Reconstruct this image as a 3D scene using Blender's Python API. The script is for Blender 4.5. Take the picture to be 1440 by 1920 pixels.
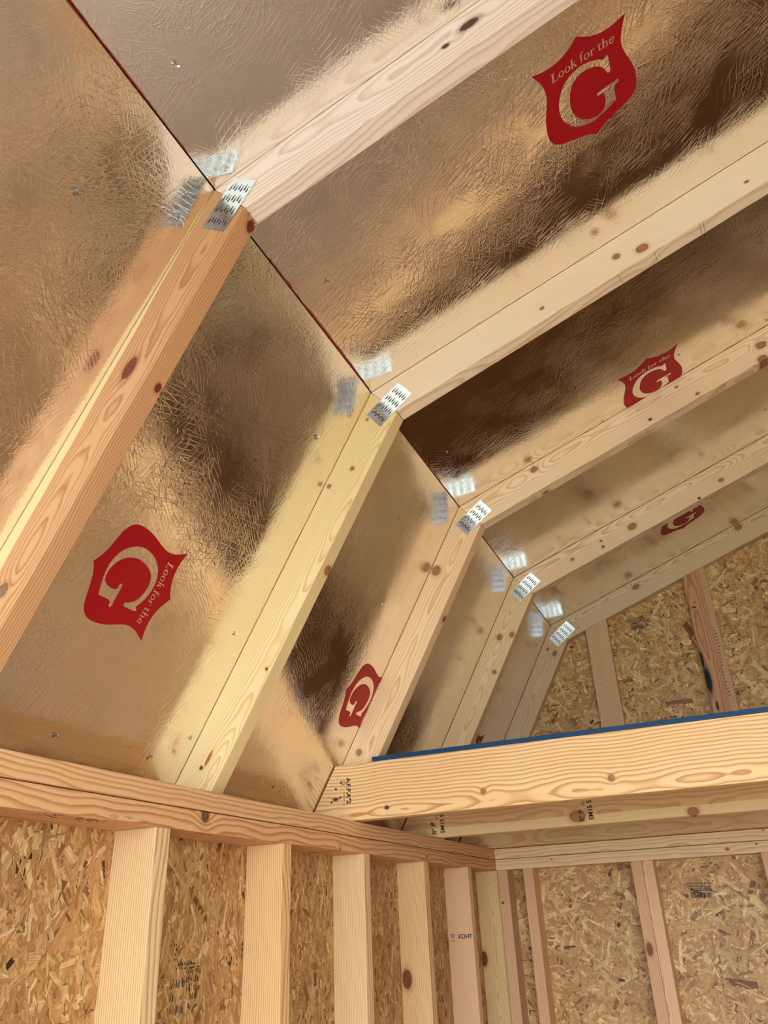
import bpy, bmesh, math, random
import numpy as np
from mathutils import Vector, Matrix
from mathutils.geometry import tessellate_polygon

S = bpy.context.scene
for _o in list(bpy.data.objects): bpy.data.objects.remove(_o)
COL = S.collection

# ------------------------------------------------------------------ camera
FPX = 1452.49
cam_d = bpy.data.cameras.new('camera')
cam_d.sensor_fit = 'HORIZONTAL'; cam_d.sensor_width = 36.0
cam_d.lens = FPX * 36.0 / 1440.0
cam_d.shift_x = -5.27 / 1440.0; cam_d.shift_y = 35.02 / 1440.0
cam_d.clip_start = 0.02
cam = bpy.data.objects.new('camera', cam_d); COL.objects.link(cam)
R = [[0.91401004, -0.34333092, 0.21612388],
     [0.40359418, 0.82361499, -0.39845964],
     [-0.04119935, 0.45142245, 0.89135873]]     # columns: right, forward, up
cam.matrix_world = Matrix([[R[i][0], R[i][2], -R[i][1], c] for i, c in enumerate((1.00015, -1.93623, 1.60554))] + [[0, 0, 0, 1]])
S.camera = cam

# ------------------------------------------------------------------ world and daylight
W = bpy.data.worlds.new('sky'); S.world = W; W.use_nodes = True
wn = W.node_tree; bgn = wn.nodes['Background']
bgn.inputs[0].default_value = (0.875, 0.98, 1.15, 1); bgn.inputs[1].default_value = 5.0

def area(name, loc, rot, sx, sy, energy, color, portal=False):
    l = bpy.data.lights.new(name, 'AREA'); l.shape = 'RECTANGLE'; l.size = sx; l.size_y = sy
    l.energy = energy; l.color = color
    if portal: l.cycles.is_portal = True
    o = bpy.data.objects.new(name, l); COL.objects.link(o); o.location = loc; o.rotation_euler = rot
    return o
area('door_portal', (1.524, -2.46, 1.12), (math.radians(90), 0, 0), 2.6, 2.4, 1, (1, 1, 1), True)

vs = S.view_settings
S.display_settings.display_device = 'sRGB'
vs.view_transform = 'Standard'; vs.look = 'None'; vs.gamma = 1; vs.use_curve_mapping = False
vs.exposure = 0.68

# ------------------------------------------------------------------ dimensions (metres)
T = 0.038; D = 0.089; WB = 3.048; MID = WB / 2
Ox, Oz = 0.42672, 2.68911            # outer point of the roof's knuckle
du = np.array([0.94170715, 0.3364337]); dl = np.array([-0.4948232, -0.86899367])
Ix, Iz = 0.48773225, 2.6163982       # inner point of the knuckle
ZP = 1.84241                          # top of the wall plates
ZD = 1.9845                           # top of the loft joists
YB = 1.259                            # inner face of the back wall sheathing
YF = -2.44                            # inner face of the front wall
rz_out = Oz + (MID - Ox) * du[1] / du[0]
rz_in = Iz + (MID - Ix) * du[1] / du[0]
rng = random.Random(7)

# ------------------------------------------------------------------ node helpers
class NT:
    def __init__(s, name):
        s.m = bpy.data.materials.new(name); s.m.use_nodes = True
        s.t = s.m.node_tree; s.n = s.t.nodes; s.L = s.t.links
        s.b = s.n['Principled BSDF']
    def link(s, a, b): s.L.new(a, b)
    def val(s, i, v):
        if hasattr(v, 'links') or isinstance(v, bpy.types.NodeSocket): s.L.new(v, i)
        else: i.default_value = v
    def math(s, op, a, b=None, c=None, clamp=False):
        n = s.n.new('ShaderNodeMath'); n.operation = op; n.use_clamp = clamp
        s.val(n.inputs[0], a)
        if b is not None: s.val(n.inputs[1], b)
        if c is not None: s.val(n.inputs[2], c)
        return n.outputs[0]
    def vmath(s, op, a, b=None):
        n = s.n.new('ShaderNodeVectorMath'); n.operation = op
        s.val(n.inputs[0], a)
        if b is not None: s.val(n.inputs[1], b)
        return n.outputs[0]
    def comb(s, x, y, z):
        n = s.n.new('ShaderNodeCombineXYZ')
        for i, v in enumerate((x, y, z)): s.val(n.inputs[i], v)
        return n.outputs[0]
    def sep(s, v):
        n = s.n.new('ShaderNodeSeparateXYZ'); s.L.new(v, n.inputs[0]); return n.outputs
    def noise(s, vec, scale=1.0, detail=2.0, rough=0.5, dist=0.0):
        n = s.n.new('ShaderNodeTexNoise'); s.L.new(vec, n.inputs['Vector'])
        n.inputs['Scale'].default_value = scale; n.inputs['Detail'].default_value = detail
        n.inputs['Roughness'].default_value = rough; n.inputs['Distortion'].default_value = dist
        return n.outputs['Fac']
    def voro(s, vec, scale, feature='F1', out='Distance', rnd=1.0):
        n = s.n.new('ShaderNodeTexVoronoi'); s.L.new(vec, n.inputs['Vector'])
        n.feature = feature; n.inputs['Scale'].default_value = scale; n.inputs['Randomness'].default_value = rnd
        return n.outputs[out]
    def ramp(s, f, pts, interp='LINEAR'):
        n = s.n.new('ShaderNodeValToRGB'); s.L.new(f, n.inputs[0]); r = n.color_ramp; r.interpolation = interp
        while len(r.elements) < len(pts): r.elements.new(0.5)
        for e, (p, c) in zip(r.elements, pts):
            e.position = p; e.color = (c, c, c, 1) if not isinstance(c, tuple) else tuple(c) + (1,)
        return n.outputs[0]
    def mix(s, f, a, b, mode='MIX'):
        n = s.n.new('ShaderNodeMix'); n.data_type = 'RGBA'; n.blend_type = mode
        s.val(n.inputs[0], f)
        for i, v in ((6, a), (7, b)):
            if isinstance(v, tuple): v = tuple(v) + ((1,) if len(v) == 3 else ())
            s.val(n.inputs[i], v)
        return n.outputs[2]
    def smooth(s, v, a, b, lo=0.0, hi=1.0):
        n = s.n.new('ShaderNodeMapRange'); n.interpolation_type = 'SMOOTHSTEP'
        s.val(n.inputs[0], v)
        for i, q in enumerate((a, b, lo, hi)): n.inputs[i + 1].default_value = q
        return n.outputs[0]
    def bump(s, h, strength=0.3, dist=0.001, prev=None):
        n = s.n.new('ShaderNodeBump'); s.L.new(h, n.inputs['Height'])
        n.inputs['Strength'].default_value = strength; n.inputs['Distance'].default_value = dist
        if prev is not None: s.L.new(prev, n.inputs['Normal'])
        return n.outputs[0]
    def objc(s):
        return s.n.new('ShaderNodeTexCoord').outputs['Object']

def srgb(r, g, b):
    f = lambda c: (c / 255 / 12.92) if c / 255 <= 0.04045 else ((c / 255 + 0.055) / 1.055) ** 2.4
    return (f(r), f(g), f(b))

PALE = (srgb(236, 205, 160), srgb(205, 158, 105))
def wood(name, early=None, late=None, ring=160.0, y0=0.045, w0=-0.045, wander=0.05, contrast=0.75,
         knots=(), sap=None, pink=None, seed=None, rough=0.62):
    """Sawn softwood. Object space: x along the grain, y through the board, z across its face.
    knots: (u, w, radius, elongation, colour) ; sap: (w_edge, side, colour)"""
    early = early or PALE[0]; late = late or PALE[1]
    k = NT(name); oc = k.objc()
    oi = k.n.new('ShaderNodeObjectInfo').outputs['Random']
    sd = k.math('MULTIPLY', oi, 37.0) if seed is None else float(seed)
    x, y, z = k.sep(oc)
    ux = k.comb(k.math('MULTIPLY', x, 2.6), sd, 0.0)
    nA = k.math('SUBTRACT', k.noise(ux, 1.0, 3.0), 0.5)
    uy = k.comb(sd, k.math('MULTIPLY', x, 1.7), 4.0)
    nB = k.math('SUBTRACT', k.noise(uy, 1.0, 2.0), 0.5)
    yy = k.math('ADD', k.math('ADD', y, y0), k.math('MULTIPLY', nA, wander * 1.4))
    ww = k.math('ADD', k.math('ADD', z, w0), k.math('MULTIPLY', nB, wander))
    r = k.math('SQRT', k.math('ADD', k.math('MULTIPLY', yy, yy), k.math('MULTIPLY', ww, ww)))
    jit = k.noise(k.comb(k.math('ADD', k.math('MULTIPLY', x, 4.0), sd), k.math('MULTIPLY', z, 45.0), k.math('MULTIPLY', y, 45.0)), 1.0, 3.0)
    r = k.math('ADD', r, k.math('MULTIPLY', k.math('SUBTRACT', jit, 0.5), 0.005))
    kn = []
    for (ku, kw, kr, el, kc) in knots:
        a = k.math('DIVIDE', k.math('SUBTRACT', x, ku), el); b = k.math('SUBTRACT', z, kw)
        q = k.math('ADD', k.math('MULTIPLY', a, a), k.math('MULTIPLY', b, b))
        if kw >= 0.085:      # knot on the narrow edge: round there too, not a bar
            e = k.math('SUBTRACT', k.math('ABSOLUTE', y), 0.028)
            q = k.math('ADD', q, k.math('MULTIPLY', e, e))
        g = k.math('EXPONENT', k.math('MULTIPLY', q, -1.0 / (2.2 * kr) ** 2))
        r = k.math('ADD', r, k.math('MULTIPLY', g, kr * 0.85))
        kn.append((k.math('SQRT', q), kr, kc))
    ph = k.math('FRACT', k.math('MULTIPLY', r, ring * 1.7))
    late_f = k.ramp(ph, [(0.0, 0.0), (0.45, 0.06), (0.78, 0.75), (0.9, 1.0), (1.0, 0.0)])
    fib = k.noise(k.comb(k.math('ADD', k.math('MULTIPLY', x, 12.0), sd), k.math('MULTIPLY', z, 900.0), k.math('MULTIPLY', y, 900.0)), 1.0, 2.0)
    var = k.noise(k.comb(k.math('MULTIPLY', x, 3.0), k.math('ADD', k.math('MULTIPLY', z, 22.0), sd), k.math('MULTIPLY', y, 20.0)), 1.0, 2.0)
    f = k.math('MULTIPLY', late_f, k.math('MULTIPLY', contrast, k.smooth(var, 0.25, 0.7, 0.8, 1.35)), clamp=True)
    c = k.mix(f, early, late)
    c = k.mix(k.smooth(var, 0.35, 0.75, 0.0, 0.45), c, pink or tuple(v * w for v, w in zip(early, (0.95, 0.86, 0.76))))
    if sap:
        wob = k.math('MULTIPLY', k.math('SUBTRACT', k.noise(k.comb(k.math('MULTIPLY', x, 6.0), sd, 0.0), 1.0, 2.0), 0.5), 0.012)
        wz = k.math('ADD', z, wob)
        wz = k.math('ADD', wz, k.math('MULTIPLY', x, sap[3])) if len(sap) > 3 else wz
        m = k.smooth(wz, sap[0] - 0.0008, sap[0] + 0.0008, 0.0, 1.0)
        if sap[1] < 0: m = k.math('SUBTRACT', 1.0, m)
        c = k.mix(k.math('MULTIPLY', m, 0.85), c, sap[2])
    c = k.mix(0.16, c, k.ramp(fib, [(0.3, 0.55), (0.7, 1.0)]), 'MULTIPLY')
    for dq, kr, kc in kn:
        rag = k.math('ADD', dq, k.math('MULTIPLY', k.math('SUBTRACT', k.noise(oc, 260.0, 2.0), 0.5), kr * 0.5))
        rings = k.ramp(k.math('FRACT', k.math('DIVIDE', rag, kr * 0.3)), [(0.0, 0.62), (0.6, 1.25), (1.0, 0.5)])
        kcol = k.mix(1.0, kc, rings, 'MULTIPLY')
        kcol = k.mix(k.math('MULTIPLY', k.smooth(k.noise(k.vmath('MULTIPLY', oc, (140.0, 300.0, 420.0)), 1.0, 2.0), 0.58, 0.68), 0.7), kcol, (0.05, 0.02, 0.01))
        halo = k.smooth(rag, kr * 0.9, kr * 2.0, 0.45, 0.0)
        c = k.mix(halo, c, tuple(v * 0.8 for v in kc[:3]) if max(kc) < 0.15 else tuple(a * 0.5 + b * 0.5 for a, b in zip(kc, late)))
        c = k.mix(k.smooth(rag, kr * 0.85, kr * 1.02, 1.0, 0.0), c, kcol)
        rim = k.math('MULTIPLY', k.smooth(rag, kr * 0.78, kr * 0.95, 0.0, 1.0), k.smooth(rag, kr * 0.98, kr * 1.12, 1.0, 0.0))
        c = k.mix(k.math('MULTIPLY', rim, 0.55), c, (0.10, 0.035, 0.015))
    k.link(c, k.b.inputs['Base Color'])
    k.b.inputs['Roughness'].default_value = rough
    k.b.inputs['Specular IOR Level'].default_value = 0.3
    h = k.math('ADD', fib, k.math('MULTIPLY', late_f, 0.4))
    k.link(k.bump(h, 0.25, 0.0006), k.b.inputs['Normal'])
    return k.m

K_RED = srgb(150, 82, 50); K_BRN = srgb(168, 112, 66); K_DRK = srgb(92, 52, 30); K_BLK = (0.008, 0.006, 0.005)
K_PAL = srgb(185, 132, 82)

def plain(name, col, rough=0.6, metal=0.0, spec=0.3, nscale=60.0, var=0.12, bump=0.1):
    k = NT(name); oc = k.objc()
    n = k.noise(oc, nscale, 4.0)
    c = k.mix(k.math('MULTIPLY', n, 1.0), tuple(v * (1 - var) for v in col), tuple(min(1, v * (1 + var)) for v in col))
    k.link(c, k.b.inputs['Base Color'])
    k.b.inputs['Roughness'].default_value = rough; k.b.inputs['Metallic'].default_value = metal
    k.b.inputs['Specular IOR Level'].default_value = spec
    if bump: k.link(k.bump(n, bump, 0.001), k.b.inputs['Normal'])
    return k.m

def osb_base(name, dark=1.0):
    """The fine wafer bed seen between the separate strands."""
    k = NT(name); oc = k.objc()
    cell = k.voro(oc, 22.0, 'F1', 'Color'); cx, cy, cz = k.sep(cell)
    n = k.n.new('ShaderNodeVectorRotate'); n.rotation_type = 'EULER_XYZ'; k.link(oc, n.inputs['Vector'])
    k.link(k.comb(k.math('MULTIPLY', cx, 3.1), k.math('MULTIPLY', cy, 3.1), k.math('MULTIPLY', cz, 3.1)), n.inputs['Rotation'])
    st = k.vmath('MULTIPLY', n.outputs[0], (18.0, 90.0, 90.0))
    v = k.sep(k.voro(st, 1.0, 'F1', 'Color'))[0]
    e = k.voro(st, 1.0, 'DISTANCE_TO_EDGE', 'Distance')
    c = k.ramp(v, [(0.0, srgb(120, 80, 44)), (0.35, srgb(168, 124, 76)), (0.75, srgb(192, 150, 98)), (1.0, srgb(214, 178, 124))])
    c = k.mix(k.smooth(e, 0.0, 0.06, 0.6, 0.0), c, srgb(86, 54, 28))
    c = k.mix(1.0, c, dark if isinstance(dark, tuple) else (dark, dark, dark), 'MULTIPLY')
    k.link(c, k.b.inputs['Base Color']); k.b.inputs['Roughness'].default_value = 0.6
    k.link(k.bump(k.math('ADD', v, e), 0.5, 0.001), k.b.inputs['Normal'])
    return k.m

def strand_mat():
    k = NT('wood_strand')
    a = k.n.new('ShaderNodeAttribute'); a.attribute_name = 'tone'
    uv = k.n.new('ShaderNodeUVMap').outputs[0]
    x, y, z = k.sep(uv)
    g = k.noise(k.comb(k.math('MULTIPLY', x, 25.0), k.math('MULTIPLY', y, 700.0), 0.0), 1.0, 3.0)
    g2 = k.noise(k.comb(k.math('MULTIPLY', x, 60.0), k.math('MULTIPLY', y, 160.0), 2.0), 1.0, 2.0)
    c = k.mix(0.75, a.outputs['Color'], k.ramp(g, [(0.3, 0.5), (0.65, 1.12)]), 'MULTIPLY')
    c = k.mix(0.7, c, k.ramp(g2, [(0.3, 0.6), (0.65, 1.12)]), 'MULTIPLY')
    k.link(c, k.b.inputs['Base Color'])
    k.b.inputs['Roughness'].default_value = 0.5; k.b.inputs['Specular IOR Level'].default_value = 0.35
    k.link(k.bump(k.math('ADD', g, g2), 0.35, 0.0008), k.b.inputs['Normal'])
    return k.m

def crinkle(k, oc):
    """Height field of wrinkled, scrim-backed foil film. Object space: x, y in the sheet."""
    h = None
    warp = k.n.new('ShaderNodeTexNoise'); k.link(oc, warp.inputs['Vector']); warp.inputs['Scale'].default_value = 5.0
    oc2 = k.vmath('ADD', oc, k.vmath('MULTIPLY', warp.outputs['Color'], (0.05, 0.05, 0.0)))
    for i, (ang, sc, thr) in enumerate(((0.35, (24.0, 120.0, 1.0), 0.07), (1.25, (22.0, 105.0, 1.0), 0.07), (2.2, (30.0, 150.0, 1.0), 0.08), (0.9, (60.0, 230.0, 1.0), 0.10))):
        n = k.n.new('ShaderNodeVectorRotate'); n.rotation_type = 'Z_AXIS'; k.link(oc2, n.inputs['Vector'])
        n.inputs['Angle'].default_value = ang
        v = k.vmath('ADD', k.vmath('MULTIPLY', n.outputs[0], sc), (3.1 * i, 1.7 * i, 0.5))
        e = k.voro(v, 1.0, 'DISTANCE_TO_EDGE', 'Distance')
        m = k.smooth(k.noise(k.vmath('ADD', oc, (1.3 * i, 2.1, 0.0)), 9.0, 3.0), 0.41, 0.60)
        ln = k.math('MULTIPLY', k.smooth(e, 0.0, thr, 1.0, 0.0), m)
        ln = k.math('MULTIPLY', ln, (1.0, 0.9, 0.8, 0.5)[i])
        h = ln if h is None else k.math('ADD', h, ln)
    soft = k.noise(k.vmath('MULTIPLY', oc2, (1.0, 1.6, 1.0)), 70.0, 5.0, 0.62)
    x, y, z = k.sep(oc)
    sx = k.math('SINE', k.math('MULTIPLY', x, 1600.0)); sy = k.math('SINE', k.math('MULTIPLY', y, 1600.0))
    weave = k.math('MULTIPLY', k.math('ADD', k.math('MULTIPLY', sx, sy), 1.0), 0.10)
    broad = k.noise(oc, 9.0, 2.0)
    return h, soft, weave, broad

def foil_mat(name='radiant_foil', tint=(0.93, 0.89, 0.82)):
    k = NT(name); oc = k.objc()
    h, soft, weave, broad = crinkle(k, oc)
    k.b.inputs['Base Color'].default_value = tint + (1,)
    k.b.inputs['Metallic'].default_value = 1.0
    k.link(k.math('ADD', 0.11, k.math('MULTIPLY', k.math('ABSOLUTE', k.math('SUBTRACT', broad, 0.5)), 0.25)), k.b.inputs['Roughness'])
    n0 = k.bump(broad, 0.09, 0.012)
    n1 = k.bump(soft, 0.15, 0.0011, n0)
    n2 = k.bump(k.math('ADD', h, weave), 0.26, 0.0004, n1)
    k.link(n2, k.b.inputs['Normal'])
    return k.m

def red_print_mat():
    k = NT('red_print'); oc = k.objc()
    h, soft, weave, broad = crinkle(k, oc)
    sp = k.smooth(k.noise(oc, 420.0, 3.0), 0.70, 0.74)
    m = k.math('MULTIPLY', sp, k.smooth(k.noise(oc, 22.0, 2.0), 0.52, 0.62))
    k.link(k.mix(m, (0.34, 0.001, 0.006), (0.7, 0.5, 0.42)), k.b.inputs['Base Color'])
    k.b.inputs['Roughness'].default_value = 0.38; k.b.inputs['Specular IOR Level'].default_value = 0.35
    k.link(k.bump(k.math('ADD', h, soft), 0.3, 0.0006), k.b.inputs['Normal'])
    return k.m

FOIL = foil_mat(); RED = red_print_mat()
REDEDGE = plain('red_edge_paint', (0.30, 0.035, 0.02), 0.6, nscale=300, var=0.5)
OSB = osb_base('strand_board'); OSBD = osb_base('strand_board_top', (0.50, 0.33, 0.21))
STRAND = strand_mat()
BLUE = plain('blue_edge_paint', srgb(6, 56, 88), 0.6, nscale=200, var=0.45, bump=0.5)
STEEL = plain('galvanised_steel', (0.46, 0.50, 0.51), 0.25, 1.0, nscale=40, var=0.1)
NAILM = plain('nail_steel', (0.45, 0.43, 0.42), 0.35, 1.0, nscale=200)
TOOTH_SHADE = plain('tooth_steel_shade', (0.07, 0.06, 0.05), 0.6, 0.4, nscale=200)  # steel coloured dark to paint the shade inside the slits
INK = plain('black_ink', (0.03, 0.027, 0.027), 0.7, nscale=500, var=0.5)
INKG = plain('faded_ink', (0.10, 0.075, 0.055), 0.7, nscale=500, var=0.5)
CONC = plain('plank_floor', srgb(176, 156, 134), 0.7, nscale=12, var=0.15)
GRASS = plain('lawn', srgb(170, 166, 152), 0.9, nscale=6, var=0.3)
SHING = plain('roofing', (0.05, 0.05, 0.05), 0.9)
DARKG = plain('dark_joint', (0.03, 0.02, 0.015), 0.9)

# ------------------------------------------------------------------ mesh helpers
def tag(o, label=None, cat=None, group=None, kind=None):
    if label: o['label'] = label
    if cat: o['category'] = cat
    if group: o['group'] = group
    if kind: o['kind'] = kind
    return o
def empty(name, loc):
    o = bpy.data.objects.new(name, None); COL.objects.link(o); o.location = loc; o.empty_display_size = 0.05
    return o
def put(name, me, M=None, mats=(), parent=None):
    o = bpy.data.objects.new(name, me); COL.objects.link(o)
    for m in mats: me.materials.append(m)
    if M is not None: o.matrix_world = M
    if parent is not None:
        o.parent = parent
        o.matrix_parent_inverse = Matrix.Translation(parent.location).inverted() if parent.type == 'EMPTY' else parent.matrix_world.inverted()
    return o
def frame(P0, X, Wd):
    X = Vector(X).normalized(); Wd = Vector(Wd).normalized(); Y = Wd.cross(X)
    M = Matrix.Identity(4)
    for i in range(3): M[i][0] = X[i]; M[i][1] = Y[i]; M[i][2] = Wd[i]; M[i][3] = P0[i]
    return M
def board(name, P0, X, Wd, poly, tdir, thick, mat, parent=None, bev=0.0016, face_mat=None):
    """Prism: poly of (along, across) metres in the plane of X and Wd, pushed out along tdir."""
    X = Vector(X).normalized(); Wd = Vector(Wd).normalized(); td = Vector(tdir).normalized()
    M = frame(P0, X, Wd); Mi = M.inverted()
    bm = bmesh.new(); a = []; b = []
    for (u, w) in poly:
        p = Vector(P0) + X * u + Wd * w
        a.append(bm.verts.new(Mi @ p)); b.append(bm.verts.new(Mi @ (p + td * thick)))
    n = len(poly)
    bm.faces.new(a); bm.faces.new(b[::-1])
    for i in range(n): bm.faces.new((a[i], b[i], b[(i + 1) % n], a[(i + 1) % n]))
    bmesh.ops.recalc_face_normals(bm, faces=bm.faces)
    if bev: bmesh.ops.bevel(bm, geom=bm.edges[:], offset=bev, segments=2, profile=0.6, affect='EDGES')
    if face_mat:
        for f in bm.faces: f.material_index = face_mat(M @ f.calc_center_median(), (M.to_3x3() @ f.normal))
    me = bpy.data.meshes.new(name); bm.to_mesh(me); bm.free()
    return put(name, me, M, mat if isinstance(mat, (list, tuple)) else (mat,), parent)
def rect(l, w, l0=0.0, w0=0.0): return [(l0, w0), (l, w0), (l, w), (l0, w)]

def box_mesh(name, lo, hi, mat, parent=None, bev=0.0):
    return board(name, lo, (1, 0, 0), (0, 0, 1), rect(hi[0] - lo[0], hi[2] - lo[2]), (0, 1, 0), hi[1] - lo[1], mat, parent, bev)

def poly_sheet(name, M, polys, mat, parent, z=0.0, thick=0.0):
    """Flat polygons (x, y) in frame M at height z; printed or painted film."""
    bm = bmesh.new()
    for p in polys:
        vs_ = [bm.verts.new((x, y, z)) for x, y in p]
        if thick:
            t_ = [bm.verts.new((x, y, z - thick)) for x, y in p]; n = len(p)
            for i in range(n): bm.faces.new((vs_[i], vs_[(i + 1) % n], t_[(i + 1) % n], t_[i]))
            bm.faces.new(t_[::-1])
        if len(p) <= 4: bm.faces.new(vs_)
        else:
            for tri in tessellate_polygon([[Vector((x, y, 0)) for x, y in p]]):
                bm.faces.new([vs_[i] for i in tri])
    me = bpy.data.meshes.new(name); bm.to_mesh(me); bm.free()
    return put(name, me, M, (mat,), parent)

def text_mesh(name, body, M, size, mat, parent, shear=0.0, space=1.0, bold=0.0):
    cu = bpy.data.curves.new(name, 'FONT'); cu.body = body; cu.size = size; cu.shear = shear
    cu.space_character = space; cu.extrude = 0.00015; cu.offset = bold; cu.resolution_u = 3
    to = bpy.data.objects.new('t', cu); COL.objects.link(to)
    me = bpy.data.meshes.new_from_object(to); bpy.data.objects.remove(to); me.materials.clear()
    return put(name, me, M, (mat,), parent)

# ------------------------------------------------------------------ strands of the boards
TONES = np.array([srgb(*c) for c in ((208, 168, 112), (196, 152, 98), (184, 140, 88), (218, 184, 130), (170, 124, 74), (226, 196, 146), (146, 100, 56), (190, 146, 92), (120, 74, 38), (202, 160, 104))])
TPROB = np.array([.20, .19, .15, .14, .07, .07, .035, .11, .012, .03]); TPROB = TPROB / TPROB.sum()
def strands(name, P0, A, B, la, lb, n, seed, parent, normal, mask=None, warm=(1, 1, 1), bias=None, size=1.0):
    g = np.random.default_rng(seed)
    ca = g.uniform(0, la, n); cb = g.uniform(0, lb, n)
    if mask is not None:
        keep = mask(ca, cb); ca, cb = ca[keep], cb[keep]; n = len(ca)
    L = np.clip(g.lognormal(math.log(0.036), 0.6, n), 0.008, 0.11) * size
    Wd = np.clip(g.lognormal(math.log(0.0085), 0.5, n), 0.002, 0.026) * size
    Wd = np.minimum(Wd, L * 0.6)
    thin = g.uniform(0, 1, n) < 0.16
    Wd[thin] = g.uniform(0.0009, 0.0022, thin.sum()); L[thin] = g.uniform(0.006, 0.03, thin.sum())
    th = g.uniform(0, math.pi, n) if bias is None else bias + g.normal(0, 0.6, n)
    hx = np.array([-.5, -.46, .47, .5, .44, -.42]); hy = np.array([.05, -.5, -.46, .1, .5, .47])
    X = (hx[None] + g.uniform(-.09, .09, (n, 6))) * L[:, None]
    Y = (hy[None] + g.uniform(-.12, .12, (n, 6))) * Wd[:, None]
    z0 = g.uniform(0.0001, 0.0010, n); tx = g.normal(0, 0.0035, n); ty = g.normal(0, 0.014, n)
    Z = np.clip(z0[:, None] + X * tx[:, None] + Y * ty[:, None], 0.00002, None)
    c, s = np.cos(th)[:, None], np.sin(th)[:, None]
    a = np.clip(ca[:, None] + X * c - Y * s, 0, la); b = np.clip(cb[:, None] + X * s + Y * c, 0, lb)
    P0, A, B, N = (np.array(v, float) for v in (P0, A, B, normal))
    co = P0 + a[..., None] * A + b[..., None] * B + Z[..., None] * N
    me = bpy.data.meshes.new(name)
    me.vertices.add(n * 6); me.vertices.foreach_set('co', co.reshape(-1).astype(np.float32))
    me.loops.add(n * 6)
    idx = np.arange(n * 6).reshape(n, 6)
    if np.dot(np.cross(A, B), N) < 0: idx = idx[:, ::-1]
    me.loops.foreach_set('vertex_index', idx.reshape(-1).astype(np.int32))
    me.polygons.add(n); me.polygons.foreach_set('loop_start', (np.arange(n) * 6).astype(np.int32))
    try: me.polygons.foreach_set('loop_total', np.full(n, 6, np.int32))
    except Exception: pass
    me.update(calc_edges=True)
    uv = me.uv_layers.new(name='grain')
    off = g.uniform(0, 30, (n, 1, 2)); U = np.stack([X, Y], -1) + off
    if np.dot(np.cross(A, B), N) < 0: U = U[:, ::-1]
    uv.data.foreach_set('uv', U.reshape(-1).astype(np.float32))
    col = TONES[g.choice(len(TONES), n, p=TPROB)] * g.uniform(0.9, 1.1, (n, 1)) * np.array(warm)
    dk = (g.uniform(0, 1, n) < 0.022) & (L < 0.03); col[dk] = np.array(srgb(70, 40, 20))
    col[thin] *= g.uniform(0.35, 0.85, (thin.sum(), 1))  # slivers darkened to paint specks and thin shadowed gaps between strands
    at = me.attributes.new('tone', 'FLOAT_COLOR', 'FACE')
    at.data.foreach_set('color', np.concatenate([col, np.ones((n, 1))], 1).reshape(-1).astype(np.float32))
    me.validate()
    o = put(name, me, None, (STRAND,), parent); o['kind'] = 'stuff'
    return o

# ------------------------------------------------------------------ room shell
floor = box_mesh('floor', (0, YF, -0.02), (WB, YB, 0.0), CONC); tag(floor, kind='structure')
ground = box_mesh('ground', (-6, -14, -0.30), (9, YF - 0.03, -0.22), GRASS); tag(ground, kind='structure')

def foil_x(z): return Ox - (Oz - z) * dl[0] / dl[1]
wl = box_mesh('wall_left', (-0.011, YF, 0), (-0.0002, YB + 0.011, ZP - 0.002), OSB); tag(wl, kind='structure')
wr = box_mesh('wall_right', (WB + 0.0002, YF, 0), (WB + 0.011, YB + 0.011, ZP - 0.002), OSB); tag(wr, kind='structure')
wb = box_mesh('wall_back', (0, YB + 0.0002, 0), (WB, YB + 0.011, ZP - 0.002), OSB); tag(wb, kind='structure')
# the gable part of the back wall
gab = [(foil_x(ZP), ZP), (Ox, Oz), (MID, rz_out), (WB - Ox, Oz), (WB - foil_x(ZP), ZP)]
YG = 1.2112
gob = board('wall_back_gable', (0, YG + 0.0002, 0), (1, 0, 0), (0, 0, 1), gab, (0, 1, 0), 0.011, OSB, None, 0); gob['kind'] = 'structure'
# unseen front wall behind the camera, doorway enlarged to let in more daylight
fr = [(-0.05, 0), (0.25, 0), (0.25, 2.3), (WB - 0.25, 2.3), (WB - 0.25, 0), (WB + 0.05, 0), (WB - foil_x(ZP), ZP), (WB - Ox, Oz), (MID, rz_out), (Ox, Oz), (foil_x(ZP), ZP)]
wf = board('wall_front', (0, YF, 0), (1, 0, 0), (0, 0, 1), fr, (0, -1, 0), 0.012, OSB, None, 0); tag(wf, kind='structure')

strands('wood_strand', (0, -1.9, 0.55), (0, 1, 0), (0, 0, 1), 3.155, 1.22, 60000, 3, wl, (1, 0, 0), warm=(0.97, 0.86, 0.72), bias=1.57, size=0.85)
strands('wood_strand', (0, YB, 0.75), (1, 0, 0), (0, 0, 1), 1.9, 1.03, 19000, 4, wb, (0, -1, 0), warm=(1.06, 1.02, 0.84))
def gmask(a, b):
    z = b + 1.98
    return (z < Oz + (a - Ox) * du[1] / du[0]) & (a > Ox - (Oz - z) * dl[0] / dl[1])
strands('wood_strand', (0, YG, 1.98), (1, 0, 0), (0, 0, 1), 1.9, 1.1, 21000, 5, gob, (0, -1, 0), gmask, warm=(1.18, 1.14, 0.92))

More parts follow.
